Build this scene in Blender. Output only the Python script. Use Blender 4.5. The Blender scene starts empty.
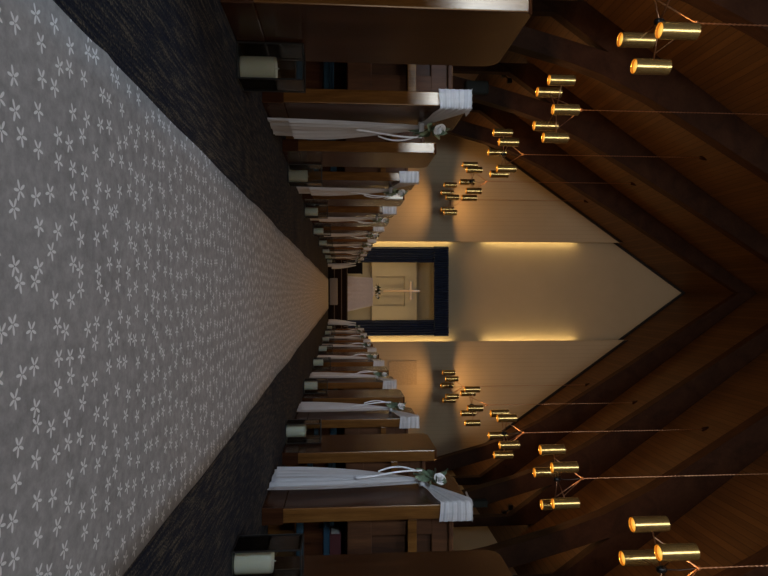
import bpy, bmesh, math, random
from mathutils import Vector, Matrix
S = 0.38                      # metres per unit: one unit is the camera height above the carpet
PI = math.pi
scene = bpy.context.scene
COL = scene.collection
XC = 0.10                     # centre line of the building
rnd = random.Random(7)

# ------------------------------------------------------------------ materials
def mat_new(name):
    m = bpy.data.materials.new(name); m.use_nodes = True
    nt = m.node_tree; nt.nodes.clear()
    out = nt.nodes.new('ShaderNodeOutputMaterial')
    return m, nt, out
def N(nt, typ, **kw):
    n = nt.nodes.new(typ)
    for k, v in kw.items():
        if k.startswith('i_'):
            n.inputs[k[2:].replace('_', ' ')].default_value = v
        else: setattr(n, k, v)
    return n
def L(nt, a, b): nt.links.new(a, b)
def MATH(nt, op, a, b=None, c=None, clamp=False):
    n = nt.nodes.new('ShaderNodeMath'); n.operation = op; n.use_clamp = clamp
    for i, v in enumerate((a, b, c)):
        if v is None: continue
        if isinstance(v, (int, float)): n.inputs[i].default_value = v
        else: nt.links.new(v, n.inputs[i])
    return n.outputs[0]
def RAMP(nt, fac, stops):
    n = nt.nodes.new('ShaderNodeValToRGB'); e = n.color_ramp.elements
    while len(e) < len(stops): e.new(0.5)
    for el, (p, c) in zip(e, stops):
        el.position = p; el.color = (*c, 1)
    nt.links.new(fac, n.inputs[0]); return n.outputs[0]
def MIXC(nt, fac, a, b):
    n = nt.nodes.new('ShaderNodeMix'); n.data_type = 'RGBA'
    for sock, v in ((n.inputs[0], fac), (n.inputs[6], a), (n.inputs[7], b)):
        if isinstance(v, (int, float)): sock.default_value = v
        elif isinstance(v, tuple): sock.default_value = (*v, 1)
        else: nt.links.new(v, sock)
    return n.outputs[2]
def BSDF(nt, out, color, rough=0.5, metal=0.0, coat=0.0, coat_rough=0.1, spec=0.5, bump=None, bstr=0.2, bdist=0.01, sheen=0.0, tint=None):
    p = nt.nodes.new('ShaderNodeBsdfPrincipled')
    if isinstance(color, tuple): p.inputs['Base Color'].default_value = (*color, 1)
    else: nt.links.new(color, p.inputs['Base Color'])
    if isinstance(rough, (int, float)): p.inputs['Roughness'].default_value = rough
    else: nt.links.new(rough, p.inputs['Roughness'])
    p.inputs['Metallic'].default_value = metal
    p.inputs['Coat Weight'].default_value = coat
    p.inputs['Coat Roughness'].default_value = coat_rough
    p.inputs['Specular IOR Level'].default_value = spec
    p.inputs['Sheen Weight'].default_value = sheen
    if tint: p.inputs['Specular Tint'].default_value = (*tint, 1)
    if bump is not None:
        b = nt.nodes.new('ShaderNodeBump'); b.inputs['Strength'].default_value = bstr; b.inputs['Distance'].default_value = bdist
        nt.links.new(bump, b.inputs['Height']); nt.links.new(b.outputs[0], p.inputs['Normal'])
    nt.links.new(p.outputs[0], out.inputs[0])
    return p
def COORD(nt, which='Object', scale=(1, 1, 1)):
    t = nt.nodes.new('ShaderNodeTexCoord'); mp = nt.nodes.new('ShaderNodeMapping')
    mp.inputs['Scale'].default_value = scale
    nt.links.new(t.outputs[which], mp.inputs[0]); return mp.outputs[0]
def POS(nt):
    g = nt.nodes.new('ShaderNodeNewGeometry'); s = nt.nodes.new('ShaderNodeSeparateXYZ')
    nt.links.new(g.outputs['Position'], s.inputs[0]); return g.outputs['Position'], s.outputs
def NOISE(nt, vec, scale=5, detail=4, rough=0.55, dist=0.0):
    n = nt.nodes.new('ShaderNodeTexNoise'); n.inputs['Scale'].default_value = scale; n.inputs['Detail'].default_value = detail
    n.inputs['Roughness'].default_value = rough; n.inputs['Distortion'].default_value = dist
    nt.links.new(vec, n.inputs['Vector']); return n.outputs[0]

def wood(name, c1, c2, c3, scale=(9, 9, 0.8), rough=0.3, coat=0.5, nscale=2.0, coat_rough=0.12, spec=0.5, tint=None):
    m, nt, out = mat_new(name)
    v = COORD(nt, 'Object', scale)
    n1 = NOISE(nt, v, nscale, 6, 0.6, 0.6)
    n2 = NOISE(nt, COORD(nt, 'Object', tuple(s * 5 for s in scale)), nscale * 1.5, 3, 0.6)
    f = MATH(nt, 'ADD', MATH(nt, 'MULTIPLY', n1, 0.75), MATH(nt, 'MULTIPLY', n2, 0.25))
    col = RAMP(nt, f, [(0.32, c1), (0.52, c2), (0.72, c3)])
    BSDF(nt, out, col, rough, coat=coat, coat_rough=coat_rough, bump=n2, bstr=0.08, bdist=0.003, spec=spec, tint=tint)
    return m
def plain(name, c, rough=0.5, metal=0.0, var=0.12, nscale=20, **kw):
    m, nt, out = mat_new(name)
    n = NOISE(nt, COORD(nt, 'Object'), nscale, 3)
    d = tuple(x * (1 - var) for x in c); b = tuple(min(1, x * (1 + var)) for x in c)
    BSDF(nt, out, RAMP(nt, n, [(0.3, d), (0.7, b)]), rough, metal, **kw)
    return m

M = {}
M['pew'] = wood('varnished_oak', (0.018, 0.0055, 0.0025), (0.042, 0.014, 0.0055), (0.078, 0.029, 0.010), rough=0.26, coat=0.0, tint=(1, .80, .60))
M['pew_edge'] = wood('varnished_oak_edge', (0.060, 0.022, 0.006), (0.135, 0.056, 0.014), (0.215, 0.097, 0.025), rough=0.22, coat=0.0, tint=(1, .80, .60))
M['pew_back'] = wood('satin_oak_back', (0.030, 0.010, 0.004), (0.062, 0.023, 0.008), (0.10, 0.040, 0.014), rough=0.6, coat=0.0, spec=0.2)
M['pew_dark'] = wood('dark_pew_rail', (0.020, 0.008, 0.004), (0.042, 0.016, 0.006), (0.07, 0.027, 0.010), scale=(9, 9, 0.8), rough=0.6, coat=0.0, spec=0.2)
M['beam'] = wood('laminated_beam', (0.018, 0.007, 0.003), (0.034, 0.0135, 0.006), (0.052, 0.022, 0.010), scale=(1.2, 6, 1.2), rough=0.65, coat=0.0, spec=0.12)
M['step'] = wood('dark_step', (0.008, 0.005, 0.003), (0.015, 0.008, 0.005), (0.022, 0.012, 0.007), scale=(0.8, 9, 9), rough=0.9, coat=0.0, spec=0.08)
M['step_edge'] = plain('pale_step_edge', (0.10, 0.06, 0.035), 0.7)  # paler strip along the front edge of each step
M['cross'] = wood('golden_cross_wood', (0.55, 0.30, 0.09), (0.70, 0.42, 0.14), (0.80, 0.52, 0.20), rough=0.35)
M['lectern'] = plain('black_cabinet', (0.010, 0.009, 0.009), 0.9, spec=0.1)
M['black'] = plain('black_metal', (0.012, 0.012, 0.012), 0.4, 0.3)
M['blackmatt'] = plain('black_trim', (0.010, 0.008, 0.007), 0.7)
M['spk'] = plain('dark_speaker_cloth', (0.012, 0.014, 0.010), 0.8, nscale=200)
M['blue'] = plain('blue_kneeler_cloth', (0.010, 0.036, 0.055), 0.9)
M['red'] = plain('red_book_cloth', (0.07, 0.010, 0.008), 0.8)
M['paper'] = plain('book_paper', (0.5, 0.46, 0.38), 0.8)
M['copper'] = plain('copper_chain', (0.42, 0.22, 0.12), 0.38, 0.85)
M['wick'] = plain('candle_wick', (0.75, 0.72, 0.62), 0.8)
M['satin'] = plain('white_satin', (0.78, 0.78, 0.80), 0.25, sheen=0.3)
M['rose'] = plain('white_rose', (0.86, 0.85, 0.84), 0.8, nscale=40, var=0.04, spec=0.1)
M['leaf'] = plain('grey_green_leaf', (0.13, 0.18, 0.11), 0.55, var=0.4, nscale=30)
M['darkleaf'] = plain('dark_leaf', (0.012, 0.022, 0.010), 0.6, var=0.4, nscale=30)
M['linen'] = plain('white_linen', (0.62, 0.56, 0.54), 0.85, var=0.05, sheen=0.2)
M['kneel'] = plain('grey_cloth', (0.20, 0.185, 0.18), 0.9, nscale=120, var=0.3)
M['vase'] = plain('pale_vase', (0.6, 0.5, 0.38), 0.3)
M['navy'] = plain('navy_velvet', (0.005, 0.014, 0.046), 0.85, var=0.25, nscale=8, sheen=0.12)
M['board'] = plain('brown_square', (0.44, 0.34, 0.21), 0.8)

def m_brass():
    m, nt, out = mat_new('brushed_brass')
    v = COORD(nt, 'Object', (120, 120, 2))
    n = NOISE(nt, v, 4, 3)
    col = RAMP(nt, n, [(0.3, (0.54, 0.365, 0.125)), (0.7, (0.70, 0.50, 0.185))])
    p = BSDF(nt, out, col, 0.27, 0.82)
    return m
M['brass'] = m_brass()
def m_emit(name, col, s):
    m, nt, out = mat_new(name)
    e = N(nt, 'ShaderNodeEmission'); e.inputs[0].default_value = (*col, 1); e.inputs[1].default_value = s
    L(nt, e.outputs[0], out.inputs[0]); return m
def m_bulb():
    m, nt, out = mat_new('glowing_lamp_lens')
    t = N(nt, 'ShaderNodeTexCoord'); ln = N(nt, 'ShaderNodeVectorMath', operation='LENGTH')
    sp = N(nt, 'ShaderNodeSeparateXYZ'); L(nt, t.outputs['Object'], sp.inputs[0])
    cb = N(nt, 'ShaderNodeCombineXYZ'); L(nt, sp.outputs[0], cb.inputs[0]); L(nt, sp.outputs[1], cb.inputs[1])
    L(nt, cb.outputs[0], ln.inputs[0])
    d = MATH(nt, 'DIVIDE', ln.outputs['Value'], 0.195 * S)
    rings = MATH(nt, 'MULTIPLY', MATH(nt, 'SINE', MATH(nt, 'MULTIPLY', d, 30.0)), 0.05)
    col = RAMP(nt, MATH(nt, 'ADD', d, rings), [(0.0, (1.0, 0.62, 0.14)), (0.45, (1.0, 0.46, 0.065)), (1.0, (0.80, 0.26, 0.022))])
    e = N(nt, 'ShaderNodeEmission'); L(nt, col, e.inputs[0]); e.inputs[1].default_value = 1.25
    L(nt, e.outputs[0], out.inputs[0]); return m
M['bulb'] = m_bulb()
M['tube'] = m_emit('fluorescent_tube', (1.0, 0.74, 0.32), 14.0)
M['sky'] = m_emit('daylight_pane', (0.62, 0.79, 1.0), 50.0)
M['sky_gable'] = m_emit('gable_daylight_pane', (0.93, 0.96, 1.0), 12.0)
M['sky_fill'] = m_emit('fill_light_pane', (1.0, 0.95, 0.88), 4.5)  # weak glow for the added fill pane at the back

def m_wax():
    m, nt, out = mat_new('ivory_wax')
    n = NOISE(nt, COORD(nt, 'Object'), 14, 3)
    p = BSDF(nt, out, RAMP(nt, n, [(0.3, (0.80, 0.73, 0.57)), (0.7, (0.86, 0.80, 0.64))]), 0.55)
    p.inputs['Subsurface Weight'].default_value = 0.25
    p.inputs['Subsurface Radius'].default_value = (0.03, 0.02, 0.01); p.inputs['Subsurface Scale'].default_value = 0.3
    return m
M['wax'] = m_wax()
def m_glass():
    m, nt, out = mat_new('lantern_glass')
    tr = N(nt, 'ShaderNodeBsdfTransparent'); tr.inputs[0].default_value = (0.90, 0.92, 0.91, 1)
    gl = N(nt, 'ShaderNodeBsdfGlossy'); gl.inputs['Roughness'].default_value = 0.03
    fr = N(nt, 'ShaderNodeFresnel'); fr.inputs[0].default_value = 1.45
    mx = N(nt, 'ShaderNodeMixShader'); L(nt, MATH(nt, 'ADD', fr.outputs[0], 0.015), mx.inputs[0])
    L(nt, tr.outputs[0], mx.inputs[1]); L(nt, gl.outputs[0], mx.inputs[2]); L(nt, mx.outputs[0], out.inputs[0]); return m
M['glass'] = m_glass()
def m_tulle():
    m, nt, out = mat_new('white_tulle')
    n = NOISE(nt, COORD(nt, 'Object', (3, 3, 0.6)), 14, 3)
    col = RAMP(nt, n, [(0.3, (0.78, 0.79, 0.82)), (0.7, (0.88, 0.88, 0.90))])
    d = N(nt, 'ShaderNodeBsdfDiffuse'); L(nt, col, d.inputs[0])
    t = N(nt, 'ShaderNodeBsdfTranslucent'); L(nt, col, t.inputs[0])
    a = N(nt, 'ShaderNodeMixShader'); a.inputs[0].default_value = 0.3; L(nt, d.outputs[0], a.inputs[1]); L(nt, t.outputs[0], a.inputs[2])
    tr = N(nt, 'ShaderNodeBsdfTransparent')
    b = N(nt, 'ShaderNodeMixShader'); b.inputs[0].default_value = 0.28; L(nt, a.outputs[0], b.inputs[1]); L(nt, tr.outputs[0], b.inputs[2])
    L(nt, b.outputs[0], out.inputs[0]); return m
M['tulle'] = m_tulle()

def m_carpet():
    m, nt, out = mat_new('streaked_carpet')
    pos, xyz = POS(nt)
    mp = N(nt, 'ShaderNodeMapping'); mp.inputs['Scale'].default_value = (120, 9, 1); L(nt, pos, mp.inputs[0])
    mp2 = N(nt, 'ShaderNodeMapping'); mp2.inputs['Scale'].default_value = (3, 1.5, 1); L(nt, pos, mp2.inputs[0])
    mp3 = N(nt, 'ShaderNodeMapping'); mp3.inputs['Scale'].default_value = (260, 150, 1); L(nt, pos, mp3.inputs[0])
    n1 = NOISE(nt, mp.outputs[0], 1.0, 2, 0.5); n2 = NOISE(nt, mp2.outputs[0], 1.0, 2); n3 = NOISE(nt, mp3.outputs[0], 1.0, 1)
    f = MATH(nt, 'ADD', MATH(nt, 'MULTIPLY', n1, 0.8), MATH(nt, 'ADD', MATH(nt, 'MULTIPLY', n2, 0.2), MATH(nt, 'MULTIPLY', MATH(nt, 'SUBTRACT', n3, 0.5), 0.7)))
    col = RAMP(nt, f, [(0.34, (0.005, 0.006, 0.012)), (0.47, (0.010, 0.011, 0.016)), (0.57, (0.030, 0.026, 0.022)), (0.70, (0.085, 0.068, 0.048))])
    BSDF(nt, out, col, 0.95, spec=0.1, bump=n1, bstr=0.6, bdist=0.006); return m
M['carpet'] = m_carpet()

def m_runner():
    m, nt, out = mat_new('flower_printed_runner')
    pos, xyz = POS(nt)
    mp = N(nt, 'ShaderNodeMapping'); mp.inputs['Scale'].default_value = (1, 1, 0); L(nt, pos, mp.inputs[0])
    def flowers(cell, off, size):
        sh = N(nt, 'ShaderNodeVectorMath', operation='ADD'); sh.inputs[1].default_value = (*off, 0); L(nt, mp.outputs[0], sh.inputs[0])
        vo = N(nt, 'ShaderNodeTexVoronoi'); vo.voronoi_dimensions = '2D'; vo.inputs['Scale'].default_value = 1.0 / cell; vo.inputs['Randomness'].default_value = 0.62
        L(nt, sh.outputs[0], vo.inputs['Vector'])
        df = N(nt, 'ShaderNodeVectorMath', operation='SUBTRACT'); L(nt, sh.outputs[0], df.inputs[0]); L(nt, vo.outputs['Position'], df.inputs[1])
        s = N(nt, 'ShaderNodeSeparateXYZ'); L(nt, df.outputs[0], s.inputs[0])
        sc = N(nt, 'ShaderNodeSeparateColor'); L(nt, vo.outputs['Color'], sc.inputs[0])
        ang = MATH(nt, 'ADD', MATH(nt, 'ARCTAN2', s.outputs[1], s.outputs[0]), MATH(nt, 'MULTIPLY', MATH(nt, 'SUBTRACT', sc.outputs[0], 0.5), 0.7))
        r = MATH(nt, 'SQRT', MATH(nt, 'ADD', MATH(nt, 'MULTIPLY', s.outputs[0], s.outputs[0]), MATH(nt, 'MULTIPLY', s.outputs[1], s.outputs[1])))
        c = MATH(nt, 'ABSOLUTE', MATH(nt, 'COSINE', MATH(nt, 'MULTIPLY', ang, 2.5)))
        pet = MATH(nt, 'ADD', 0.12, MATH(nt, 'MULTIPLY', MATH(nt, 'POWER', c, 2.2), 0.88))
        # petals pointing along the runner are the short ones
        ex = MATH(nt, 'ADD', 0.93, MATH(nt, 'MULTIPLY', MATH(nt, 'COSINE', MATH(nt, 'MULTIPLY', ang, 2.0)), 0.05))
        lim = MATH(nt, 'MULTIPLY', MATH(nt, 'MULTIPLY', pet, ex), size)
        e = MATH(nt, 'DIVIDE', MATH(nt, 'SUBTRACT', lim, r), size * 0.09, clamp=True)
        ring = MATH(nt, 'GREATER_THAN', r, size * 0.10)
        return MATH(nt, 'MULTIPLY', e, ring)
    f = MATH(nt, 'MAXIMUM', flowers(0.0425, (0.013, 0.007), 0.0140), 0.0)
    n1 = NOISE(nt, pos, 55, 5, 0.7); n2 = NOISE(nt, pos, 9, 3)
    base = RAMP(nt, MATH(nt, 'ADD', MATH(nt, 'MULTIPLY', n1, 0.75), MATH(nt, 'MULTIPLY', n2, 0.25)), [(0.35, (0.178, 0.165, 0.157)), (0.66, (0.285, 0.266, 0.252))])
    col = MIXC(nt, MATH(nt, 'MULTIPLY', f, 0.85), base, (0.62, 0.59, 0.57))
    BSDF(nt, out, col, 0.9, spec=0.15, bump=n1, bstr=0.15, bdist=0.002); return m
M['runner'] = m_runner()

def m_wall(name, c, boards=True):
    m, nt, out = mat_new(name)
    pos, xyz = POS(nt)
    n = NOISE(nt, pos, 1.2, 3)
    col = RAMP(nt, n, [(0.3, tuple(x * 0.94 for x in c)), (0.7, c)])
    h = None
    if boards:
        fr = MATH(nt, 'FRACT', MATH(nt, 'DIVIDE', xyz[0], 0.135))
        g = MATH(nt, 'LESS_THAN', fr, 0.07)
        col = MIXC(nt, MATH(nt, 'MULTIPLY', g, 0.22), col, tuple(x * 0.35 for x in c))
    BSDF(nt, out, col, 0.7, spec=0.25); return m
M['wall_boards'] = m_wall('cream_boarded_wall', (0.52, 0.42, 0.27))
M['wall_plain'] = m_wall('cream_plaster', (0.52, 0.42, 0.27), False)
def m_ceiling():
    m, nt, out = mat_new('timber_plank_ceiling')
    pos, xyz = POS(nt)
    q = MATH(nt, 'DIVIDE', xyz[2], 0.098)
    fr = MATH(nt, 'FRACT', q); idn = MATH(nt, 'FLOOR', q)
    wn = N(nt, 'ShaderNodeTexWhiteNoise'); wn.noise_dimensions = '1D'; L(nt, idn, wn.inputs['W'])
    mp = N(nt, 'ShaderNodeMapping'); mp.inputs['Scale'].default_value = (9, 0.8, 9); L(nt, pos, mp.inputs[0])
    g = NOISE(nt, mp.outputs[0], 1.8, 4, 0.6, 0.4)
    f = MATH(nt, 'ADD', MATH(nt, 'MULTIPLY', g, 0.65), MATH(nt, 'MULTIPLY', wn.outputs[0], 0.35))
    col = RAMP(nt, f, [(0.25, (0.066, 0.030, 0.010)), (0.5, (0.092, 0.042, 0.014)), (0.8, (0.120, 0.058, 0.020))])
    gr = MATH(nt, 'LESS_THAN', fr, 0.085)
    col = MIXC(nt, MATH(nt, 'MULTIPLY', gr, 0.8), col, (0.025, 0.010, 0.004))
    BSDF(nt, out, col, 0.55, spec=0.3); return m
M['ceiling'] = m_ceiling()

# ------------------------------------------------------------------ builders
def V(x, y, z): return Vector((x, y, z)) * S
def obj(name, bm, mat, parent=None, smooth=False, loc=None):
    me = bpy.data.meshes.new(name); 
    bmesh.ops.recalc_face_normals(bm, faces=bm.faces[:])
    bm.to_mesh(me); bm.free()
    for mm in (mat if isinstance(mat, (list, tuple)) else [mat]): me.materials.append(mm)
    if smooth:
        for p in me.polygons: p.use_smooth = True
    o = bpy.data.objects.new(name, me); COL.objects.link(o)
    if parent is not None: o.parent = parent
    if loc is not None: o.location = loc
    return o
def tag(o, label, cat, group=None):
    o['label'] = label; o['category'] = cat
    if group: o['group'] = group
    return o
def thing(name, label, cat, loc=(0, 0, 0), rz=0, group=None):
    o = bpy.data.objects.new(name, None); COL.objects.link(o)
    o.location = loc; o.rotation_euler = (0, 0, rz); o.empty_display_size = 0.1
    return tag(o, label, cat, group)
def struct(name, bm, mat, smooth=False):
    o = obj(name, bm, mat, smooth=smooth); o['kind'] = 'structure'; return o
def box(bm, lo, hi, bev=0.0, mi=0, seg=2):
    """axis box in units, optionally bevelled"""
    lo = Vector(lo) * S; hi = Vector(hi) * S
    r = bmesh.ops.create_cube(bm, size=1.0)
    vs = r['verts']; c = (lo + hi) / 2; d = hi - lo
    for v in vs: v.co = Vector((v.co.x * d.x, v.co.y * d.y, v.co.z * d.z)) + c
    fs = set(f for v in vs for f in v.link_faces)
    for f in fs: f.material_index = mi
    if bev > 0:
        es = list(set(e for v in vs for e in v.link_edges))
        bmesh.ops.bevel(bm, geom=es, offset=bev * S, segments=seg, affect='EDGES', profile=0.5)
def prism(bm, pts, axis, a, b, bev=0.0, mi=0):
    """extrude a 2D outline (units) along axis from a to b"""
    def mk(p, t):
        if axis == 'x': return V(t, p[0], p[1])
        if axis == 'y': return V(p[0], t, p[1])
        return V(p[0], p[1], t)
    A = [bm.verts.new(mk(p, a)) for p in pts]; B = [bm.verts.new(mk(p, b)) for p in pts]
    fs = [bm.faces.new(A), bm.faces.new(list(reversed(B)))]
    n = len(pts)
    for i in range(n): fs.append(bm.faces.new((A[i], B[i], B[(i + 1) % n], A[(i + 1) % n])))
    for f in fs: f.material_index = mi
    if bev > 0:
        es = list(set(e for f in fs[:2] for e in f.edges))
        bmesh.ops.bevel(bm, geom=es, offset=bev * S, segments=2, affect='EDGES', profile=0.5)
def lathe(bm, prof, n=24, c=(0, 0, 0), close=False, mi=0):
    """prof: list of (r, z) in units"""
    rings = []
    for r, z in prof:
        if r < 1e-6: rings.append([bm.verts.new(V(c[0], c[1], c[2] + z))])
        else: rings.append([bm.verts.new(V(c[0] + r * math.cos(2 * PI * i / n), c[1] + r * math.sin(2 * PI * i / n), c[2] + z)) for i in range(n)])
    for a, b in zip(rings, rings[1:]):
        for i in range(n):
            j = (i + 1) % n
            if len(a) == 1 and len(b) == 1: continue
            if len(a) == 1: f = bm.faces.new((a[0], b[i], b[j]))
            elif len(b) == 1: f = bm.faces.new((a[i], b[0], a[j]))
            else: f = bm.faces.new((a[i], b[i], b[j], a[j]))
            f.material_index = mi
def tube(bm, pts, r, n=6, mi=0):
    """tube through points (units)"""
    pts = [Vector(p) for p in pts]; rings = []
    for k, p in enumerate(pts):
        d = (pts[min(k + 1, len(pts) - 1)] - pts[max(k - 1, 0)]).normalized()
        a = d.orthogonal().normalized(); b = d.cross(a)
        rr = r[k] if isinstance(r, (list, tuple)) else r
        rings.append([bm.verts.new((p + (a * math.cos(2 * PI * i / n) + b * math.sin(2 * PI * i / n)) * rr) * S) for i in range(n)])
    for a, b in zip(rings, rings[1:]):
        # align rings
        best = min(range(n), key=lambda s: sum((a[i].co - b[(i + s) % n].co).length for i in range(n)))
        for i in range(n):
            j = (i + 1) % n
            bm.faces.new((a[i], b[(i + best) % n], b[(j + best) % n], a[j])).material_index = mi
    bm.faces.new(rings[0]).material_index = mi; bm.faces.new(list(reversed(rings[-1]))).material_index = mi
def grid(bm, fn, nu, nv, mi=0):
    g = [[bm.verts.new(V(*fn(i / nu, j / nv))) for j in range(nv + 1)] for i in range(nu + 1)]
    for i in range(nu):
        for j in range(nv):
            bm.faces.new((g[i][j], g[i + 1][j], g[i + 1][j + 1], g[i][j + 1])).material_index = mi
def solid(o, t, off=0):
    md = o.modifiers.new('thickness', 'SOLIDIFY'); md.thickness = t * S; md.offset = off
def dup(root, loc=None, rz=None):
    r = root.copy(); COL.objects.link(r)
    if loc is not None: r.location = loc
    if rz is not None: r.rotation_euler = (0, 0, rz)
    for ch in list(root.children):
        c = ch.copy(); COL.objects.link(c); c.parent = r
        for g in list(ch.children):
            d = g.copy(); COL.objects.link(d); d.parent = c
    return r
ORD = ['first', 'second', 'third', 'fourth', 'fifth', 'sixth', 'seventh', 'eighth', 'ninth', 'tenth', 'eleventh', 'twelfth', 'thirteenth', 'fourteenth', 'fifteenth', 'sixteenth']

# ------------------------------------------------------------------ room shell
W = 15.0; ZR = 31.7; SL = 1.42; YB = -7.0; YS = 48.5; YC = 49.5
ZE = ZR - SL * W
bm = bmesh.new(); box(bm, (XC - W, YB, -0.4), (XC + W, 56, 0)); struct('floor', bm, M['carpet'])
for sx, nm in ((-1, 'left'), (1, 'right')):
    bm = bmesh.new(); box(bm, (XC + sx * W, YB, -0.4), (XC + sx * (W + 0.4), YC, ZE + 0.5)); struct('wall_' + nm, bm, M['wall_plain'])
def gable(bm, y0, y1, x0=None, x1=None):
    pts = [(XC - W, 0), (XC + W, 0), (XC + W, ZE), (XC, ZR), (XC - W, ZE)]
    prism(bm, pts, 'y', y0, y1)
bm = bmesh.new(); gable(bm, YB - 0.4, YB); struct('wall_back', bm, M['wall_plain'])
# front: two boarded flanks standing forward of the centre wall
GL, GR = -4.28, 4.20
for sx, nm, xe in ((-1, 'front_left', GL), (1, 'front_right', GR)):
    xo = XC + sx * W
    pts = [(xo, 0), (xe, 0), (xe, ZR - SL * abs(xe - XC)), (xo, ZE)]
    bm = bmesh.new(); prism(bm, pts, 'y', YS, YS + 0.22); struct('wall_' + nm, bm, M['wall_boards'])
# centre wall with the alcove opening
OL, OR, OT = -2.75, 2.60, 10.0
bm = bmesh.new()
xl, xr = -6.2, 6.2
ztop = lambda x: ZR - SL * abs(x - XC)
prism(bm, [(xl, 0), (OL, 0), (OL, ztop(OL)), (xl, ztop(xl))], 'y', YC, YC + 0.4)
prism(bm, [(OR, 0), (xr, 0), (xr, ztop(xr)), (OR, ztop(OR))], 'y', YC, YC + 0.4)
prism(bm, [(OL, OT), (OR, OT), (OR, ztop(OR)), (XC, ZR), (OL, ztop(OL))], 'y', YC, YC + 0.4)
struct('wall_front_centre', bm, M['wall_plain'])
# alcove shell: cheeks, lid, dado, thick upper panel with its square niche, and the top band
YA = 54.2
bm = bmesh.new(); box(bm, (OL - 0.3, YC + 0.4, 0), (OL, YA, OT + 0.3)); box(bm, (OR, YC + 0.4, 0), (OR + 0.3, YA, OT + 0.3))
box(bm, (OL, YC + 0.4, OT), (OR, YA, OT + 0.3)); box(bm, (OL - 0.3, YA, 0), (OR + 0.3, YA + 0.3, OT + 0.3)); struct('wall_alcove', bm, M['wall_plain'])
YP = 53.2; nz0, nz1, nx0, nx1 = 4.2, 6.9, -1.45, 1.30; pz0, pz1 = 3.85, 8.0
bm = bmesh.new()
box(bm, (OL, YP, pz0), (nx0, YA, pz1)); box(bm, (nx1, YP, pz0), (OR, YA, pz1))
box(bm, (nx0, YP, pz0), (nx1, YA, nz0)); box(bm, (nx0, YP, nz1), (nx1, YA, pz1)); box(bm, (nx0, YP + 0.45, nz0), (nx1, YA, nz1))
struct('wall_alcove_panel', bm, M['wall_plain'])
# ceiling slopes
for sx, nm in ((-1, 'ceiling_left'), (1, 'ceiling_right')):
    t = 0.4
    pts = [(XC, ZR), (XC + sx * (W + 0.5), ZR - SL * (W + 0.5)), (XC + sx * (W + 0.5), ZR - SL * (W + 0.5) + t * 1.72), (XC, ZR + t * 1.72)]
    bm = bmesh.new(); prism(bm, pts, 'y', YB - 0.4, YC + 0.4); struct('ceiling' if sx < 0 else 'ceiling_right', bm, M['ceiling'])
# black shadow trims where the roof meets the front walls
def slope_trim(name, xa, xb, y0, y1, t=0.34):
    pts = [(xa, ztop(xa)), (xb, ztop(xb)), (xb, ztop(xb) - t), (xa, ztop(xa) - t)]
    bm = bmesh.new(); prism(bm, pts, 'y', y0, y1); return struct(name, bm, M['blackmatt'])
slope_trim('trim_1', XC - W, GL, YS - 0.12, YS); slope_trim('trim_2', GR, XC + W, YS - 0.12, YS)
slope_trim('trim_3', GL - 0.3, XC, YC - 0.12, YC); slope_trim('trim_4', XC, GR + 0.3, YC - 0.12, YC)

# back windows behind the camera: the daylight, the second an added fill pane
def window(n, x0, x1, z0, z1, pane):
    o = bpy.data.objects.new('window_%d' % n, None); COL.objects.link(o); o['kind'] = 'structure'
    bm = bmesh.new(); box(bm, (x0, YB, z0), (x1, YB + 0.05, z1)); obj('pane', bm, pane, o)
    bm = bmesh.new(); b = 0.14
    box(bm, (x0 - b, YB, z0 - b), (x0, YB + 0.16, z1 + b)); box(bm, (x1, YB, z0 - b), (x1 + b, YB + 0.16, z1 + b))
    box(bm, (x0, YB, z0 - b), (x1, YB + 0.16, z0)); box(bm, (x0, YB, z1), (x1, YB + 0.16, z1 + b))
    xm = (x0 + x1) / 2; box(bm, (xm - 0.05, YB + 0.05, z0), (xm + 0.05, YB + 0.16, z1))
    obj('window_frame', bm, M['pew_dark'], o)
window(1, -9.4, -4.6, 3.8, 5.8, M['sky'])
window(2, 0.2, 4.4, 1.2, 5.6, M['sky_fill'])  # unseen pane added as fill light, mainly for the left-hand tulle
window(3, -2.9, 3.1, 15.5, 24.0, M['sky_gable'])

# dark steps and platform
bm = bmesh.new(); box(bm, (-7.0, 45.3, 0), (7.0, 46.2, 0.50)); box(bm, (-7.0, 45.28, 0.45), (7.0, 45.35, 0.52), mi=1); s1 = struct('floor_step_1', bm, [M['step'], M['step_edge']])
bm = bmesh.new(); box(bm, (-7.0, 46.2, 0), (7.0, 47.1, 1.06)); box(bm, (-7.0, 46.18, 1.01), (7.0, 46.25, 1.08), mi=1); struct('floor_step_2', bm, [M['step'], M['step_edge']])
bm = bmesh.new(); box(bm, (-7.0, 47.1, 0), (7.0, YS, 1.52)); box(bm, (GL, YS, 0), (GR, YC, 1.52)); box(bm, (OL, YC, 0), (OR, YA, 1.52))
box(bm, (-7.0, 47.08, 1.47), (7.0, 47.15, 1.54), mi=1); struct('floor_platform', bm, [M['step'], M['step_edge']])

# ------------------------------------------------------------------ hidden fluorescent tubes in the two wall slots
def slot_tube(x, z0, z1, label):
    t = thing('tube_light', label, 'light', V(x, 49.08, z0), 0, 'tube lights hidden in the wall slots')
    ln = z1 - z0
    bm = bmesh.new(); lathe(bm, [(0, 0.1), (0.055, 0.1), (0.055, ln - 0.1), (0, ln - 0.1)], 10); obj('tube', bm, M['tube'], t, True)
    for q in (0, ln - 0.1):
        bm = bmesh.new(); lathe(bm, [(0, q), (0.07, q), (0.07, q + 0.1), (0, q + 0.1)], 10); obj('end_cap', bm, M['black'], t, True)
for sx, xe, side in ((-1, GL, 'left'), (1, GR, 'right')):
    x = xe + sx * 0.16
    slot_tube(x, 1.53, 10.6, 'lower tube light glowing in the slot on the %s of the curtain' % side)
    slot_tube(x, 13.2, 21.6, 'upper tube light glowing in the %s wall slot above the curtain top' % side)

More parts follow.
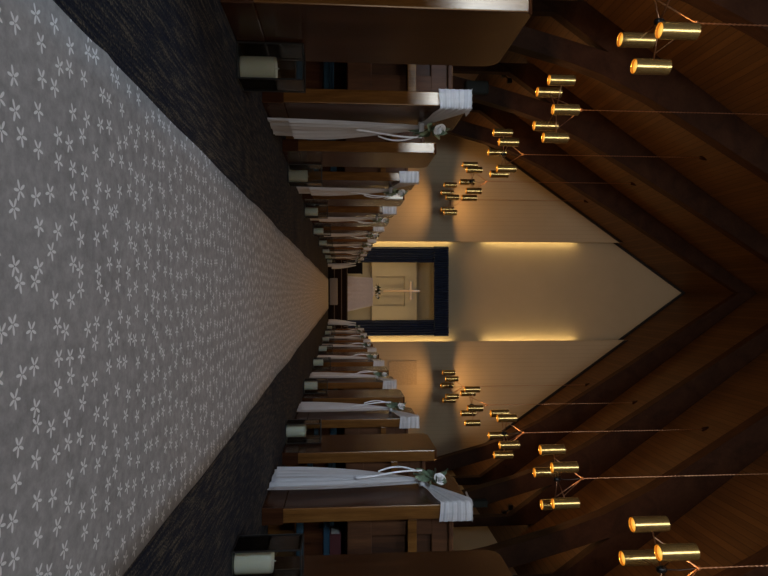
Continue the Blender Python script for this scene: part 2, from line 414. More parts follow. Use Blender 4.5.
# ------------------------------------------------------------------ arches
def arch_profile():
    inner = [(12.5, 0), (12.3, 4), (12.04, 6.26), (11.75, 7.8), (11.38, 9.16), (10.85, 11.2), (10.22, 13.1), (9.1, 15.5), (7.75, 17.8), (5.4, 21.7), (2.7, 26.0), (0, 30.3)]
    outer = [(0, ZR), (11.0, ZR - SL * 11.0), (11.3, 13.3), (11.85, 11.3), (12.3, 9.6), (12.75, 7.6), (12.95, 6.2), (13.15, 3.5), (13.3, 0)]
    return inner + outer
names = {40.5: 'farthest from the camera', 33.3: 'carrying the dark loudspeaker', 25.95: 'just nearer than the loudspeaker arch', 18.7: 'nearest to the camera'}
for y, w in names.items():
    for sx, side in ((-1, 'left'), (1, 'right')):
        root = thing('arch_beam', 'dark curved timber arch on the %s side, %s' % (side, w), 'beam', V(XC + sx * 12.9, y, 0), 0, 'curved timber arches')
        pts = [(sx * (p[0] - 12.9), p[1]) for p in arch_profile()]
        bm = bmesh.new(); prism(bm, pts, 'y', 0, 0.62, 0.03); obj('curved_rafter', bm, M['beam'], root)
        a, b = sorted((sx * 0.20, sx * 0.74)); bm = bmesh.new(); box(bm, (a, 0.06, 0), (b, 0.56, 12.2), 0.03); obj('post', bm, M['beam'], root)
        cz = lambda x: ZR - SL * x
        pts = [(sx * (p[0] - 12.9), p[1]) for p in ((10.4, cz(10.4)), (13.6, cz(13.6)), (13.6, cz(13.6) - 2.2), (10.4, cz(10.4) - 2.2))]
        bm = bmesh.new(); prism(bm, pts, 'y', 0.04, 0.58, 0.02); obj('roof_rafter', bm, M['beam'], root)

# ------------------------------------------------------------------ aisle runner
RL, RR = -0.98, 1.27
bm = bmesh.new()
def run(a, b):
    y = -3.0 + b * 47.4
    x = RL + a * (RR - RL)
    e = 0.006 * math.sin(y * 1.9) + 0.004 * math.sin(y * 4.7 + 1)
    x += e * (1 if a > 0.5 else -1) * abs(2 * a - 1)
    z = 0.022 + 0.010 * math.sin(y * 1.1 + a * 2) * (abs(2 * a - 1)) ** 4
    ed = math.exp(-((y - 2.42 - 0.5 * a) / 0.07) ** 2) * max(0, 1 - a * 3.5)
    z += 0.012 * ed
    return (x, y, z)
grid(bm, run, 14, 420)
rn = tag(obj('aisle_runner', bm, M['runner'], smooth=True), 'long pale grey aisle runner printed with small white flowers on the carpet', 'carpet runner')
solid(rn, 0.012, -1)

# ------------------------------------------------------------------ pews
Y0 = 7.42; PITCH = 2.545
TH, DP, HT = 0.19, 1.22, 2.67
XL, XR = -2.42, 2.75
XFAR = 11.25
def pew_proto(sx):
    """origin at the aisle face of the bench end, near edge, floor; body extends to sx*X"""
    xf = XR if sx > 0 else -XL
    ln = XFAR - xf
    root = thing('pew', 'x', 'pew', (0, 0, 0), 0, 'wooden pews along the aisle')
    def panel():
        r = 0.16
        pts = [(0, 0.27), (DP, 0.27), (DP, HT - r)]
        pts += [(DP - r + r * math.cos(a), HT - r + r * math.sin(a)) for a in (PI / 8, PI / 4, 3 * PI / 8)]
        pts += [(DP - r, HT), (0.05, HT), (0.0, HT - 0.05)]
        return pts
    def end(x0, nm):
        bm = bmesh.new(); a, b = sorted((sx * x0, sx * (x0 + TH)))
        prism(bm, panel(), 'x', a, b, 0.014)
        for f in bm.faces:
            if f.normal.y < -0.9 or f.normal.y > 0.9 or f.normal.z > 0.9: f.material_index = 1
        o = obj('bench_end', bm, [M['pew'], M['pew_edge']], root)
        bm = bmesh.new(); a, b = sorted((sx * (x0 - 0.012), sx * (x0 + TH + 0.012))); box(bm, (a, -0.012, 0), (b, DP + 0.012, 0.27), 0.004); obj('plinth', bm, M['pew'], o)
    end(0, 'a'); end(ln - TH, 'b')
    a, b = sorted((sx * TH, sx * (ln - TH)))
    # framed backrest: stiles, rails and sunk panels
    bm = bmesh.new()
    box(bm, (a, 0.10, 2.18), (b, 0.24, 2.40), 0.015); box(bm, (a, 0.10, 1.08), (b, 0.24, 1.40), 0.015)
    nst = 6; wst = 0.24
    for i in range(nst + 1):
        c = a + (b - a - wst) * i / nst; box(bm, (c, 0.105, 1.38), (c + wst, 0.235, 2.20), 0.01)
    br = obj('backrest', bm, M['pew_back'], root)
    bm = bmesh.new(); box(bm, (a, 0.15, 1.30), (b, 0.20, 2.28)); obj('back_panel', bm, M['pew_dark'], br)
    bm = bmesh.new(); box(bm, (a, 0.06, 2.40), (b, 0.30, 2.47), 0.02); obj('top_rail', bm, M['pew_back'], root)
    bm = bmesh.new(); box(bm, (a, 0.20, 1.06), (b, 1.16, 1.18), 0.02); box(bm, (a, 1.02, 0.9), (b, 1.10, 1.06)); obj('seat', bm, M['pew'], root)
    bm = bmesh.new(); box(bm, (a, 0.42, 0.50), (b, 0.50, 0.76), 0.01); obj('stretcher', bm, M['pew'], root)
    bm = bmesh.new(); box(bm, (a, 0.36, 0.765), (b, 0.56, 0.85), 0.02); box(bm, (a, 0.36, 0.40), (b, 0.56, 0.495), 0.02); obj('kneeler_pad', bm, M['blue'], root)
    bm = bmesh.new(); box(bm, (a, 0.58, 0.0), (b, 0.68, 0.36), 0.01); obj('foot_rail', bm, M['pew_edge'], root)
    bm = bmesh.new(); box(bm, (a, 0.02, 1.86), (b, 0.09, 1.98), 0.01); obj('book_ledge', bm, M['pew_edge'], root)
    return root
PEWS = {}
for sx, side, xf in ((-1, 'left', XL), (1, 'right', XR)):
    proto = pew_proto(sx)
    for k in range(-2, 15):
        o = proto if k == -2 else dup(proto)
        o.location = V(xf, Y0 + PITCH * k, 0)
        deco = 'with white tulle' if k % 2 == 0 else 'with a glass lantern'
        if k == -2: o['label'] = 'brown wooden pew beside the camera, %s of the aisle' % side
        else: o['label'] = 'brown wooden pew %s, %s row from the camera on the %s' % (deco, ORD[k + 1], side)
        PEWS[(side, k)] = o

# ------------------------------------------------------------------ tulle drapes, posies
def ss(t): t = max(0, min(1, t)); return t * t * (3 - 2 * t)
def tulle_proto(sx, seed):
    """origin: aisle face / near edge / floor. aisle direction is -sx"""
    R = random.Random(seed)
    root = thing('tulle_drape', 'x', 'drape', (0, 0, 0), 0, 'white tulle drapes on the pew ends')
    tie = (0.72, 2.13)
    ph = [R.uniform(0, 6.28) for _ in range(6)]
    def layer(zb, s0, s1, off, np):
        def fn(u, v):
            z = zb + (tie[1] - zb) * v
            k = 1 - v
            wv = ss(k * 1.15) ** 0.55
            a = tie[0] - 0.05 + (s0 - tie[0] + 0.05) * wv; b = tie[0] + 0.05 + (s1 - tie[0] - 0.05) * wv
            s = a + (b - a) * u
            edge = min(u, 1 - u) * 4
            amp = 0.013 * (0.4 + wv)
            x = off + amp * math.sin(np * u * 6.28 + ph[0] + v * 1.5) + 0.5 * amp * math.sin(np * 2.3 * u * 6.28 + ph[1]) + 0.03 * wv
            s += 0.02 * math.sin(v * 7 + ph[2]) * (1 if u > .5 else .4)
            return (-sx * max(0.012, x), s, z - min(zb - 0.012, 0.05 if sx > 0 else 0.0) * u * k)
        bm = bmesh.new(); grid(bm, fn, 56, 26); return bm
    obj('tulle_underlayer', layer(0.015, 0.40, 1.30, 0.055, 3), M['tulle'], root, True)
    obj('tulle_panel', layer(0.30 if sx < 0 else 0.10, 0.38, 1.28, 0.090, 4), M['tulle'], root, True)
    # tail: from the tie up and back to the near top corner, folded around the edge
    def tail(off, np):
        def fn(u, v):
            # path: v 0..0.68 across the aisle face, 0.68..1 around the near edge
            if v < 0.7:
                t = v / 0.7
                s = tie[0] * (1 - t) + 0.0 * t
                hw = 0.045 + 0.175 * ss(t)
                zc = tie[1] + (HT - 0.17 - tie[1]) * (t ** 0.9)
                x = -sx * (off + 0.02 + 0.007 * (math.sin(np * u * 6.28 + ph[3] + t) + 0.7 * math.sin(np * 2.6 * u * 6.28 + ph[5])) * (0.5 + t))
                s = s - 0.03 * t + 0.06 * (u - 0.5) * (1 - t) * 4 * 0.5
            else:
                t = (v - 0.7) / 0.3
                hw = 0.22 + 0.02 * t; zc = HT - 0.17 + 0.0 * t
                x = sx * ((-off - 0.02) * (1 - t) + (TH + 0.02) * t)
                s = -0.03 - 0.02 * math.sin(PI * t) - 0.006 * (1.7 + math.sin(np * u * 6.28 + ph[3] + 1) + 0.7 * math.sin(np * 2.6 * u * 6.28 + ph[5]))
            z = zc + (u - 0.5) * 2 * hw
            if z > HT + 0.025: z = HT + 0.025
            return (x, s, z)
        bm = bmesh.new(); grid(bm, fn, 44, 30); return bm
    obj('tulle_tail', tail(0.02, 5), M['tulle'], root, True)
    # fold lying over the top of the bench end
    def cap(u, v):
        s = -0.05 + 0.42 * v; t = u
        return (sx * (-0.035 + (TH + 0.07) * t), s, HT + 0.024 + 0.012 * math.sin(t * 9 + v * 5 + ph[4]) ** 2 - 0.05 * v * 0)
    bm = bmesh.new(); grid(bm, cap, 14, 10); obj('tulle_fold', bm, M['tulle'], root, True)
    # satin ribbon: band and two tails
    rb = bmesh.new()
    lathe_pts = [(-sx * (0.085 + 0.075 * math.cos(a)), tie[0] + 0.085 * math.sin(a)) for a in [i * 2 * PI / 16 for i in range(17)]]
    def band(u, v):
        p = lathe_pts[min(16, int(round(u * 16)))]; return (p[0] if abs(p[0]) > 0.012 else -sx * 0.012, p[1], tie[1] - 0.03 + 0.07 * v)
    grid(rb, band, 16, 1)
    band_o = obj('ribbon', rb, M['satin'], root, True); solid(band_o, 0.01, 1)
    for q, (ds, ln, cur) in enumerate(((0.20, 0.62, 0.13), (0.06, 0.95, -0.05))):
        def rt(u, v, ds=ds, ln=ln, cur=cur):
            s = tie[0] + ds * 0.3 + cur * math.sin(v * 2.6) + 0.011 * (u - 0.5)
            return (-sx * (0.17 + 0.05 * math.sin(v * 3 + q) + 0.02 * (u - .5)), s, tie[1] + 0.02 - ln * v)
        bm = bmesh.new(); grid(bm, rt, 2, 18); o = obj('ribbon_tail', bm, M['satin'], band_o, True); solid(o, 0.006)
    return root

def rose_bm(c, r, seed, axis):
    R = random.Random(seed); bm = bmesh.new()
    ax = Vector(axis).normalized(); q = Vector((0, 0, 1)).rotation_difference(ax).to_matrix()
    # tight bud plus overlapping cupped petals
    for ring, (n, rad, hgt, tilt) in enumerate(((3, 0.22, 0.95, 0.05), (4, 0.45, 0.85, 0.25), (5, 0.70, 0.70, 0.55), (6, 0.95, 0.42, 0.95))):
        for i in range(n):
            a0 = 2 * PI * i / n + ring * 0.7 + R.uniform(-.15, .15); w = 2 * PI / n * 0.72
            def fn(u, v):
                a = a0 + (u - 0.5) * 2 * w * math.sin(min(1, v * 1.15 + 0.15) * PI * 0.62)
                rr = rad * (0.25 + 0.75 * v ** 0.7) * (1 + 0.12 * tilt * v)
                z = hgt * v - 0.10 * tilt * v * v - 0.12 * (abs(u - .5) * 2) ** 2 * v
                p = q @ Vector((rr * math.cos(a), rr * math.sin(a), z - 0.3)) * r
                return (c[0] + p.x, c[1] + p.y, c[2] + p.z)
            grid(bm, fn, 6, 5)
    return bm
def leaf_bm(c, dirs, ln, wd, bend=0.3):
    bm = bmesh.new()
    for d, l, w in dirs:
        d = Vector(d).normalized(); side = d.cross(Vector((0.3, 0.2, 1))).normalized(); nrm = side.cross(d)
        def fn(u, v):
            ww = w * math.sin(PI * min(1, v * 0.96 + 0.02)) ** 0.8
            p = Vector(c) + d * (l * v) + side * ((u - 0.5) * 2 * ww) + nrm * (bend * l * v * v * -0.5 + abs(u - .5) * ww * 0.5)
            return tuple(p)
        grid(bm, fn, 4, 7)
    return bm
def posy_proto(sx, seed):
    R = random.Random(seed)
    root = thing('rose_posy', 'x', 'flowers', (0, 0, 0), 0, 'white rose posies tied to the tulle')
    c = (-sx * 0.16, 0.52, 2.37)
    obj('rose', rose_bm(c, 0.085, seed, (-sx * 0.75, -0.65, 0.25)), M['rose'], root, True)
    b = (-sx * 0.11, 0.66, 2.27)
    dirs = []
    for i in range(13):
        a = i * 2 * PI / 13 + R.uniform(-.15, .15)
        dirs.append(((-sx * R.uniform(0.05, 0.45), math.sin(a) * 1.0 + 0.25, math.cos(a) * 0.8 + 0.15), R.uniform(0.20, 0.33), R.uniform(0.045, 0.065)))
    lv = obj('leaves', leaf_bm(b, dirs, 0, 0), M['leaf'], root, True)
    bm = bmesh.new(); tube(bm, [(-sx * 0.18, 0.72, 2.02), (-sx * 0.15, 0.66, 2.2), (c[0] + sx * 0.03, c[1] + 0.03, c[2] - 0.01)], 0.014); obj('stem', bm, M['leaf'], root, True)
    return root
for sx, side, xf in ((-1, 'left', XL), (1, 'right', XR)):
    tp = tulle_proto(sx, 3 + sx); pp = posy_proto(sx, 11 + sx)
    for n, k in enumerate(range(0, 15, 2)):
        loc = V(xf, Y0 + PITCH * k, 0)
        t = tp if n == 0 else dup(tp); t.location = loc
        if k == 14:
            for ch in t.children:
                if ch.name.startswith(('tulle_under', 'tulle_panel')): ch.scale = (4.5, 1, 1)
        p = pp if n == 0 else dup(pp); p.location = loc
        t['label'] = 'white tulle drape down a pew end, %s from the camera on the %s' % (ORD[n], side)
        p['label'] = 'white rose with green leaves on the %s tulle drape from the camera, %s side' % (ORD[n], side)

# ------------------------------------------------------------------ lanterns and candles
def lantern_proto():
    root = thing('glass_lantern', 'x', 'lantern', (0, 0, 0), 0, 'black framed glass lanterns on the carpet')
    w, d, h, t = 0.355, 0.36, 0.635, 0.013
    bm = bmesh.new()
    for x in (0, w - t):
        for y in (0, d - t): box(bm, (x, y, 0), (x + t, y + t, h))
    for z in (0, h - t):
        for y in (0, d - t): box(bm, (t, y, z), (w - t, y + t, z + t))
        for x in (0, w - t): box(bm, (x, t, z), (x + t, d - t, z + t))
    obj('frame', bm, M['black'], root)
    bm = bmesh.new(); box(bm, (t, t, 0.0), (w - t, d - t, 0.012)); obj('base_plate', bm, M['black'], root)
    g = 0.004
    for lo, hi in (((t, t * .5, t), (w - t, t * .5 + g, h - t)), ((t, d - t * .5 - g, t), (w - t, d - t * .5, h - t)), ((t * .5, t, t), (t * .5 + g, d - t, h - t)), ((w - t * .5 - g, t, t), (w - t * .5, d - t, h - t))):
        bm = bmesh.new(); box(bm, lo, hi); obj('glass_pane', bm, M['glass'], root)
    return root
def candle_proto():
    root = thing('pillar_candle', 'x', 'candle', (0, 0, 0), 0, 'ivory pillar candles in the lanterns')
    bm = bmesh.new(); lathe(bm, [(0, 0), (0.108, 0), (0.112, 0.01), (0.112, 0.325), (0.106, 0.345), (0.085, 0.33), (0.03, 0.315), (0, 0.313)], 32); obj('wax_body', bm, M['wax'], root, True)
    bm = bmesh.new(); tube(bm, [(0, 0, 0.305), (0.004, 0.0, 0.34), (0.014, 0.005, 0.37)], 0.006, 6); obj('wick', bm, M['wick'], root)
    return root
lp, cp = lantern_proto(), candle_proto()
first = True
for side, x0 in (('left', -2.40), ('right', 2.36)):
    for n, k in enumerate(range(-1, 14, 2)):
        y = Y0 + PITCH * k + (0.72 if side == 'left' else 0.47)
        if k == 1 and side == 'left': y += 0.2
        lt = lp if first else dup(lp); ca = cp if first else dup(cp); first = False
        lt.location = V(x0, y, 0.004); ca.location = V(x0 + (0.19 if side == 'left' else 0.165), y + 0.17, 0.018)
        ca.rotation_euler = (0, 0, rnd.uniform(0, 6))
        lt['label'] = 'clear glass lantern with black frame, %s from the camera on the %s' % (ORD[n], side)
        ca['label'] = 'ivory pillar candle inside the %s glass lantern from the camera, %s side' % (ORD[n], side)

# red book under the seat of the nearest tulle pew on the right
bk = thing('hymn_book', 'dark red book lying under the seat of the nearest right-hand tulle pew', 'book', V(XR + 0.5, Y0 + 0.36, 0.85))
bm = bmesh.new(); box(bm, (0, 0.0, 0), (0.42, 0.30, 0.02)); box(bm, (0, 0, 0.13), (0.42, 0.3, 0.15)); box(bm, (0, 0, 0.02), (0.42, 0.02, 0.13)); obj('cover', bm, M['red'], bk)
bm = bmesh.new(); box(bm, (0.01, 0.02, 0.02), (0.41, 0.29, 0.13)); obj('pages', bm, M['paper'], bk)

# ------------------------------------------------------------------ chandeliers
RING, LR, LLN, ZB, ZJ = 1.16, 0.212, 1.0, 9.2, 10.8
lamp_meshes = {}
def chandelier(x, y, rot, label):
    root = thing('chandelier', label, 'chandelier', V(x, y, ZB + 0.55), 0, 'brass five-lamp chandeliers')
    o0 = ZB + 0.55
    bm = bmesh.new(); lathe(bm, [(0, -0.14), (0.07, -0.13), (0.10, -0.06), (0.10, 0.06), (0.06, 0.13), (0, 0.15)], 16); obj('hub', bm, M['black'], root, True)
    for i in range(5):
        a = math.radians(rot + 72 * i); lx, ly = RING * math.cos(a), RING * math.sin(a)
        bm = bmesh.new(); tube(bm, [(0.08 * math.cos(a), 0.08 * math.sin(a), 0), ((RING - LR) * math.cos(a), (RING - LR) * math.sin(a), 0.0)], 0.022, 8); obj('arm', bm, M['copper'], root, True)
        if not lamp_meshes:
            bm = bmesh.new()
            lathe(bm, [(LR, 0), (LR, LLN), (LR - 0.018, LLN), (LR - 0.018, 0), (LR, 0)], 40)
            sh = obj('lamp_shade', bm, M['brass'], root, True)
            md = sh.modifiers.new('edge', 'EDGE_SPLIT'); md.split_angle = 0.9
            bm = bmesh.new(); lathe(bm, [(0, 0.07), (LR - 0.02, 0.07), (LR - 0.02, 0.10), (0, 0.10)], 28); bu = obj('lamp_lens', bm, M['bulb'], sh)
            bm = bmesh.new(); lathe(bm, [(0, LLN - 0.10), (LR - 0.02, LLN - 0.10), (LR - 0.02, LLN - 0.07), (0, LLN - 0.07)], 28); tp = obj('lamp_cap', bm, M['black'], sh)
            lamp_meshes['s'] = (sh, bu, tp)
        else:
            sh, bu, tp = (q.copy() for q in lamp_meshes['s'])
            for q in (sh, bu, tp): COL.objects.link(q)
            sh.parent = root; bu.parent = sh; tp.parent = sh
        sh.location = V(lx, ly, ZB - o0)
        for nm, ang, dz, en in (('down', 125, 0.035, PDOWN), ('up', 172, LLN - 0.035, PUP)):
            ld = LD[nm]
            lo = bpy.data.objects.new('lamp_glow', ld); COL.objects.link(lo); lo.parent = sh
            lo.location = V(0, 0, dz)
            if nm == 'up': lo.rotation_euler = (PI, 0, 0)
    jz = ZJ - o0
    for i in range(3):
        a = math.radians(rot + 36 + 120 * i)
        n = 14; p0 = Vector((0.80 * math.cos(math.radians(rot + 72 * (2 * i % 5))), 0.80 * math.sin(math.radians(rot + 72 * (2 * i % 5))), 0.02)); p1 = Vector((0, 0, jz))
        bm = bmesh.new(); tube(bm, [p0 + (p1 - p0) * (j / n) for j in range(n + 1)], [0.014 + 0.010 * (j % 2) for j in range(n + 1)], 6)
        obj('stay_wire', bm, M['copper'], root)
    zc = ZR - SL * abs(x - XC)
    bm = bmesh.new(); n = int((zc - ZJ) / 0.075)
    tube(bm, [(0, 0, jz + (zc - ZJ - 0.1) * j / n) for j in range(n + 1)], [0.013 + 0.013 * (j % 2) for j in range(n + 1)], 6); obj('chain', bm, M['copper'], root)
    bm = bmesh.new(); lathe(bm, [(0, jz - 0.07), (0.06, jz - 0.05), (0.06, jz + 0.04), (0, jz + 0.07)], 12); obj('chain_ring', bm, M['copper'], root, True)
    bm = bmesh.new(); lathe(bm, [(0.0, zc - o0 - 0.16), (0.10, zc - o0 - 0.14), (0.16, zc - o0 + 0.2), (0, zc - o0 + 0.2)], 16); obj('ceiling_rose', bm, M['beam'], root, True)
    # black flex from the hub to the chain joint
    bm = bmesh.new(); tube(bm, [(0, 0, 0.1), (0.05, 0.03, 0.5), (0.0, 0, jz)], 0.014, 6); obj('flex', bm, M['black'], root)
PDOWN, PUP = 14.0, 9.5
LD = {}
for nm, ang, en, bl in (('down', 158, PDOWN, 0.6), ('up', 176, PUP, 0.25)):
    l = bpy.data.lights.new('lamp_' + nm, 'SPOT'); l.energy = en; l.spot_size = math.radians(ang); l.spot_blend = bl; l.shadow_soft_size = 0.012
    l.color = (1.0, 0.52, 0.18); LD[nm] = l
HX = 7.52; YCH = [15.24, 22.89, 30.54, 38.2, 45.84]
rots = {'left': [18, 0, 36, 26, -17], 'right': [8, 14, -1, -20, 13]}
nm5 = ['nearest to the camera', 'second from the camera', 'middle one of its row', 'second from the front wall', 'closest to the front wall']
for side, sx in (('left', -1), ('right', 1)):
    for i, y in enumerate(YCH):
        chandelier(XC - 0.02 + sx * HX, y, rots[side][i], 'brass five-lamp chandelier, %s side, %s' % (side, nm5[i]))

# ------------------------------------------------------------------ altar end
al = thing('altar_table', 'altar table standing in the curtained alcove, hidden under white cloth', 'table', V(0, 50.0, 1.52))
bm = bmesh.new(); box(bm, (-1.12, 0.06, 2.12), (1.12, 1.15, 2.22), 0.02); obj('tabletop', bm, M['pew'], al)
for x in (-1.05, 0.9):
    for y in (0.1, 0.95):
        bm = bmesh.new(); box(bm, (x, y, 0), (x + 0.15, y + 0.15, 2.12)); obj('leg', bm, M['pew'], al)
bm = bmesh.new()
path = []
def cloth_front(u, v):   # u across, v down
    tilt = 0.0
    xw = 1.20 + 0.10 * v + (0.42 * v * ss((u - .6) / .4) if u > .6 else 0) + (0.06 * v if u < .4 else 0)
    x = (u - 0.5) * 2 * xw
    yy = 49.98 - 0.05 * v - 0.035 * math.sin(u * 21 + 0.6) * v - 0.02 * math.sin(u * 47) * v
    return (x - 0.02, yy, 3.765 - 2.2 * v)
def cloth_top(u, v):
    return ((u - .5) * 2 * 1.20 - 0.02, 49.98 + 1.25 * v, 3.765)
grid(bm, cloth_front, 60, 20); grid(bm, cloth_top, 20, 6)
for s in (-1, 1):
    def cs(u, v): return (s * (1.20 + (0.12 if s < 0 else 0.45) * v + 0.02 * math.sin(u * 14) * v) - 0.02, 49.98 - 0.05 * v * (1 - u) + 1.25 * u, 3.765 - 2.2 * v)
    grid(bm, cs, 14, 12)
bmesh.ops.remove_doubles(bm, verts=bm.verts[:], dist=0.004)
ac = tag(obj('altar_cloth', bm, M['linen'], smooth=True), 'long white cloth draped to the floor over the altar table', 'tablecloth')
fl = thing('flower_arrangement', 'low arrangement of white roses and dark leaves on the altar cloth', 'flowers', V(-0.02, 50.5, 3.77))
bm = bmesh.new(); box(bm, (-0.42, -0.13, 0), (0.42, 0.13, 0.2), 0.05); obj('vase', bm, M['vase'], fl)
R = random.Random(5); dirs = []
bm = bmesh.new()
for i in range(60):
    a = R.uniform(0, 2 * PI); e = R.uniform(0.1, 1.3)
    b = leaf_bm((R.uniform(-.5, .5), R.uniform(-.1, .1), 0.2 + R.uniform(0, .22)), [((math.cos(a) * math.cos(e), math.sin(a) * math.cos(e), math.sin(e)), R.uniform(0.25, 0.42), 0.07)], 0, 0)
    me = bpy.data.meshes.new('tmp'); b.to_mesh(me); b.free(); bm.from_mesh(me); bpy.data.meshes.remove(me)
obj('leaves', bm, M['darkleaf'], fl, True)
for i in range(1, 11, 2):
    c = (-0.55 + 0.11 * i, -0.18 + R.uniform(-.06, .06), 0.36 + R.uniform(-.14, .34) * (1 - abs(i - 5) / 8))
    obj('rose', rose_bm(c, 0.085, 40 + i, (R.uniform(-.3, .3), -1, 0.4)), M['rose'], fl, True)
cr = thing('wall_cross', 'tall slim golden wooden cross hung on the alcove wall above the altar', 'cross', V(-0.09, YP - 0.22, 4.9))
bm = bmesh.new(); box(bm, (-0.085, 0, 0), (0.085, 0.12, 3.38), 0.01); obj('upright', bm, M['cross'], cr)
bm = bmesh.new(); box(bm, (-0.86, -0.02, 2.43), (0.86, 0.14, 2.62), 0.01); obj('crossbar', bm, M['cross'], cr)
bm = bmesh.new(); box(bm, (-0.05, 0.12, 2.48), (0.05, 0.22, 2.58)); obj('bracket', bm, M['black'], cr)

def curtain(name, x0, x1, z0, z1, y, folds, label, gather=0.0):
    def fn(u, v):
        x = x0 + (x1 - x0) * u
        return (x, y + 0.09 * math.sin(u * folds * 2 * PI) + 0.03 * math.sin(u * folds * 4.4 * PI + 1 + v * 2), z0 + (z1 - z0) * v)
    bm = bmesh.new(); grid(bm, fn, folds * 12, 8)
    o = tag(obj(name, bm, M['navy'], smooth=True), label, 'curtain', 'navy curtains around the alcove'); solid(o, 0.03); return o
curtain('side_curtain', -3.86, -2.55, 1.56, 9.6, 49.28, 6, 'navy blue curtain hanging on the left of the alcove')
curtain('side_curtain', 2.42, 3.74, 1.56, 9.6, 49.28, 6, 'navy blue curtain hanging on the right of the alcove')
curtain('valance', -3.90, 3.78, 8.95, 10.22, 49.02, 36, 'pleated navy blue valance across the top of the alcove')
rl = thing('curtain_rail', 'curtain rail behind the navy valance over the alcove', 'rail', V(0, 49.26, 10.0))
bm = bmesh.new(); tube(bm, [(-3.9, 0, 0), (3.78, 0, 0)], 0.04, 8); obj('rod', bm, M['black'], rl)
bm = bmesh.new()
for x in (-3.6, 0, 3.5): box(bm, (x, 0, -0.04), (x + 0.1, 0.3, 0.04))
obj('bracket', bm, M['black'], rl)
# two unseen tubes added behind the side curtains to brighten the alcove
M['alcove_fill_tube'] = m_emit('alcove_fill_tube', (1.0, 0.78, 0.44), 20.0)  # glow of the added alcove fill tubes
for x, side in ((OL + 0.09, 'left'), (OR - 0.09, 'right')):
    cv = thing('alcove_fill_light', 'added unseen fill tube behind the %s curtain brightening the alcove' % side, 'light', V(x, 49.98, 1.53), 0, 'added fill tubes behind the alcove curtains')
    bm = bmesh.new(); lathe(bm, [(0, 0.8), (0.045, 0.8), (0.045, 5.9), (0, 5.9)], 10); obj('tube', bm, M['alcove_fill_tube'], cv, True)
    bm = bmesh.new(); lathe(bm, [(0, 0), (0.06, 0), (0.06, 0.8), (0, 0.8)], 10); obj('fitting', bm, M['black'], cv, True)

# kneeler before the steps, cabinet on the platform
kn = thing('kneeling_bench', 'low grey cloth-covered bench at the end of the runner before the steps', 'bench', V(-0.05, 44.55, 0))
bm = bmesh.new(); box(bm, (-1.02, 0, 0.12), (1.05, 0.6, 0.74), 0.06); obj('cover', bm, M['kneel'], kn, True)
bm = bmesh.new()
for x in (-0.95, 0.85):
    for y in (0.05, 0.45): box(bm, (x, y, 0), (x + 0.1, y + 0.1, 0.14))
obj('feet', bm, M['black'], kn)
lc = thing('cabinet', 'small black cabinet on the dark platform left of the altar', 'cabinet', V(-2.45, 47.9, 1.525))
bm = bmesh.new(); box(bm, (0, 0, 0.06), (0.92, 0.5, 1.18), 0.03); obj('body', bm, M['lectern'], lc)
bm = bmesh.new(); box(bm, (-0.04, -0.04, 1.18), (0.96, 0.54, 1.26), 0.02); obj('top', bm, M['lectern'], lc)
bm = bmesh.new(); box(bm, (0.05, 0.05, 0), (0.87, 0.45, 0.06)); obj('plinth', bm, M['lectern'], lc)

# flat framed square on the right front wall, slightly browner than the wall
bd = thing('square_panel', 'plain square brown panel on the right front wall beside the curtain', 'board', V(6.9, YS - 0.06, 6.0))
bm = bmesh.new(); box(bm, (-1.05, 0, -0.95), (0.9, 0.05, 1.35), 0.01); obj('panel', bm, M['board'], bd)
bm = bmesh.new()
for lo, hi in (((-1.09, -.01, -.99), (-1.03, .055, 1.39)), ((.88, -.01, -.99), (.94, .055, 1.39)), ((-1.03, -.01, -.99), (.88, .055, -.93)), ((-1.03, -.01, 1.33), (.88, .055, 1.39))): box(bm, lo, hi)
obj('frame', bm, M['board'], bd)

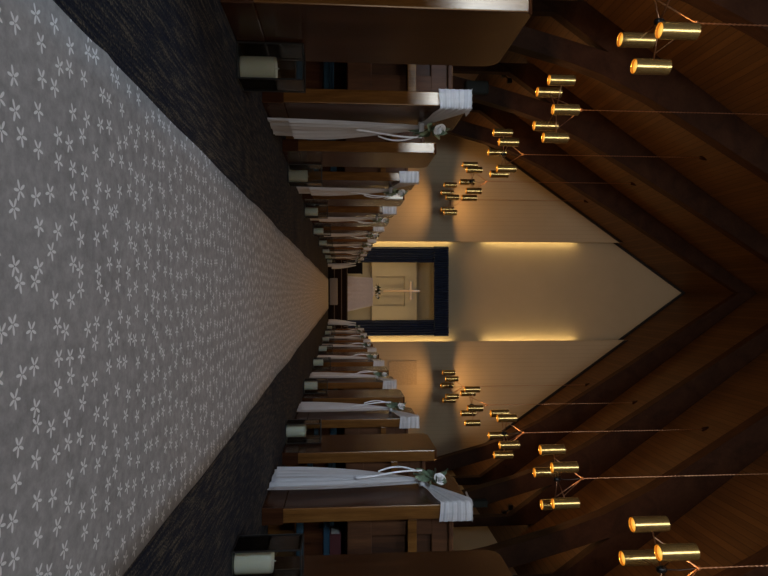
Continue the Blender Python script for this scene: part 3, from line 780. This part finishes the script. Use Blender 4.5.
# loudspeakers on the arches and little twin floodlights on the ceiling
def speaker(x, y, z, sx, label, oval):
    t = thing('loudspeaker', label, 'speaker', V(x, y, z))
    bm = bmesh.new(); w, h = (0.40, 0.70) if oval else (0.18, 0.55); box(bm, (-w, -0.45, -h), (w, -0.03, h), 0.18 if oval else 0.02, seg=4); obj('case', bm, M['spk'], t, oval)
    bm = bmesh.new(); box(bm, (-0.05, -0.06, -0.06), (0.05, 0.03, 0.06)); obj('bracket', bm, M['black'], t)
speaker(-12.0 + XC, 33.3, 8.9, -1, 'dark oval loudspeaker on the left arch above the nearest tulle drape', True)
speaker(12.15 + XC, 33.3, 8.9, 1, 'black box loudspeaker on the right arch above the nearest tulle drape', False)
def flood(xo, y, label):
    zc = ZR - SL * abs(xo - XC)
    t = thing('twin_floodlight', label, 'light', V(xo, y, zc))
    sx = 1 if xo > XC else -1
    for q in (-1, 1):
        cx, cz = q * sx * 0.19, -0.30 - q * 0.20
        bm = bmesh.new(); box(bm, (cx - 0.14, -0.16, cz - 0.15), (cx + 0.14, 0.12, cz + 0.13), 0.03); obj('lamp_head', bm, M['black'], t)
    bm = bmesh.new(); tube(bm, [(sx * 0.19, 0, -0.45), (0, 0.02, -0.2), (0, 0.02, 0.05)], 0.04, 8); tube(bm, [(-sx * 0.19, 0, -0.05), (0, 0.02, -0.2)], 0.04, 8); obj('bracket', bm, M['black'], t)
flood(-13.9 + XC, 36.5, 'small black twin floodlight under the left ceiling slope')
flood(13.9 + XC, 36.5, 'small black twin floodlight under the right ceiling slope')

# ------------------------------------------------------------------ camera
F = 577.0; du, dv = 4.0, -43.0
psi = math.atan(du / F); th = math.atan(-dv / F)
r = Vector((math.cos(psi), math.sin(psi), 0))
f = Vector((-math.sin(psi) * math.cos(th), math.cos(psi) * math.cos(th), math.sin(th)))
up = r.cross(f)
cd = bpy.data.cameras.new('camera'); cam = bpy.data.objects.new('camera', cd); COL.objects.link(cam)
cd.sensor_fit = 'HORIZONTAL'; cd.sensor_width = 36; cd.lens = F / 768 * 36; cd.clip_start = 0.02; cd.clip_end = 100
mx = Matrix.Identity(4)
for i, c in enumerate((up, -r, -f)):      # the picture is turned a quarter: up in the chapel points right
    for j in range(3): mx[j][i] = c[j]
mx.translation = V(0, 0, 1.0)
cam.matrix_world = mx
scene.camera = cam

# ------------------------------------------------------------------ world and colour
w = bpy.data.worlds.new('world'); scene.world = w; w.use_nodes = True
w.node_tree.nodes['Background'].inputs[0].default_value = (0.5, 0.6, 0.8, 1); w.node_tree.nodes['Background'].inputs[1].default_value = 0.02
vs = scene.view_settings; vs.view_transform = 'Standard'; vs.look = 'None'; vs.gamma = 1.0; vs.use_curve_mapping = False; vs.exposure = 0.0
cy = scene.cycles
cy.use_denoising = True; cy.max_bounces = 6; cy.diffuse_bounces = 3; cy.glossy_bounces = 3; cy.transparent_max_bounces = 16; cy.sample_clamp_indirect = 4.0
cy.caustics_reflective = False; cy.caustics_refractive = False
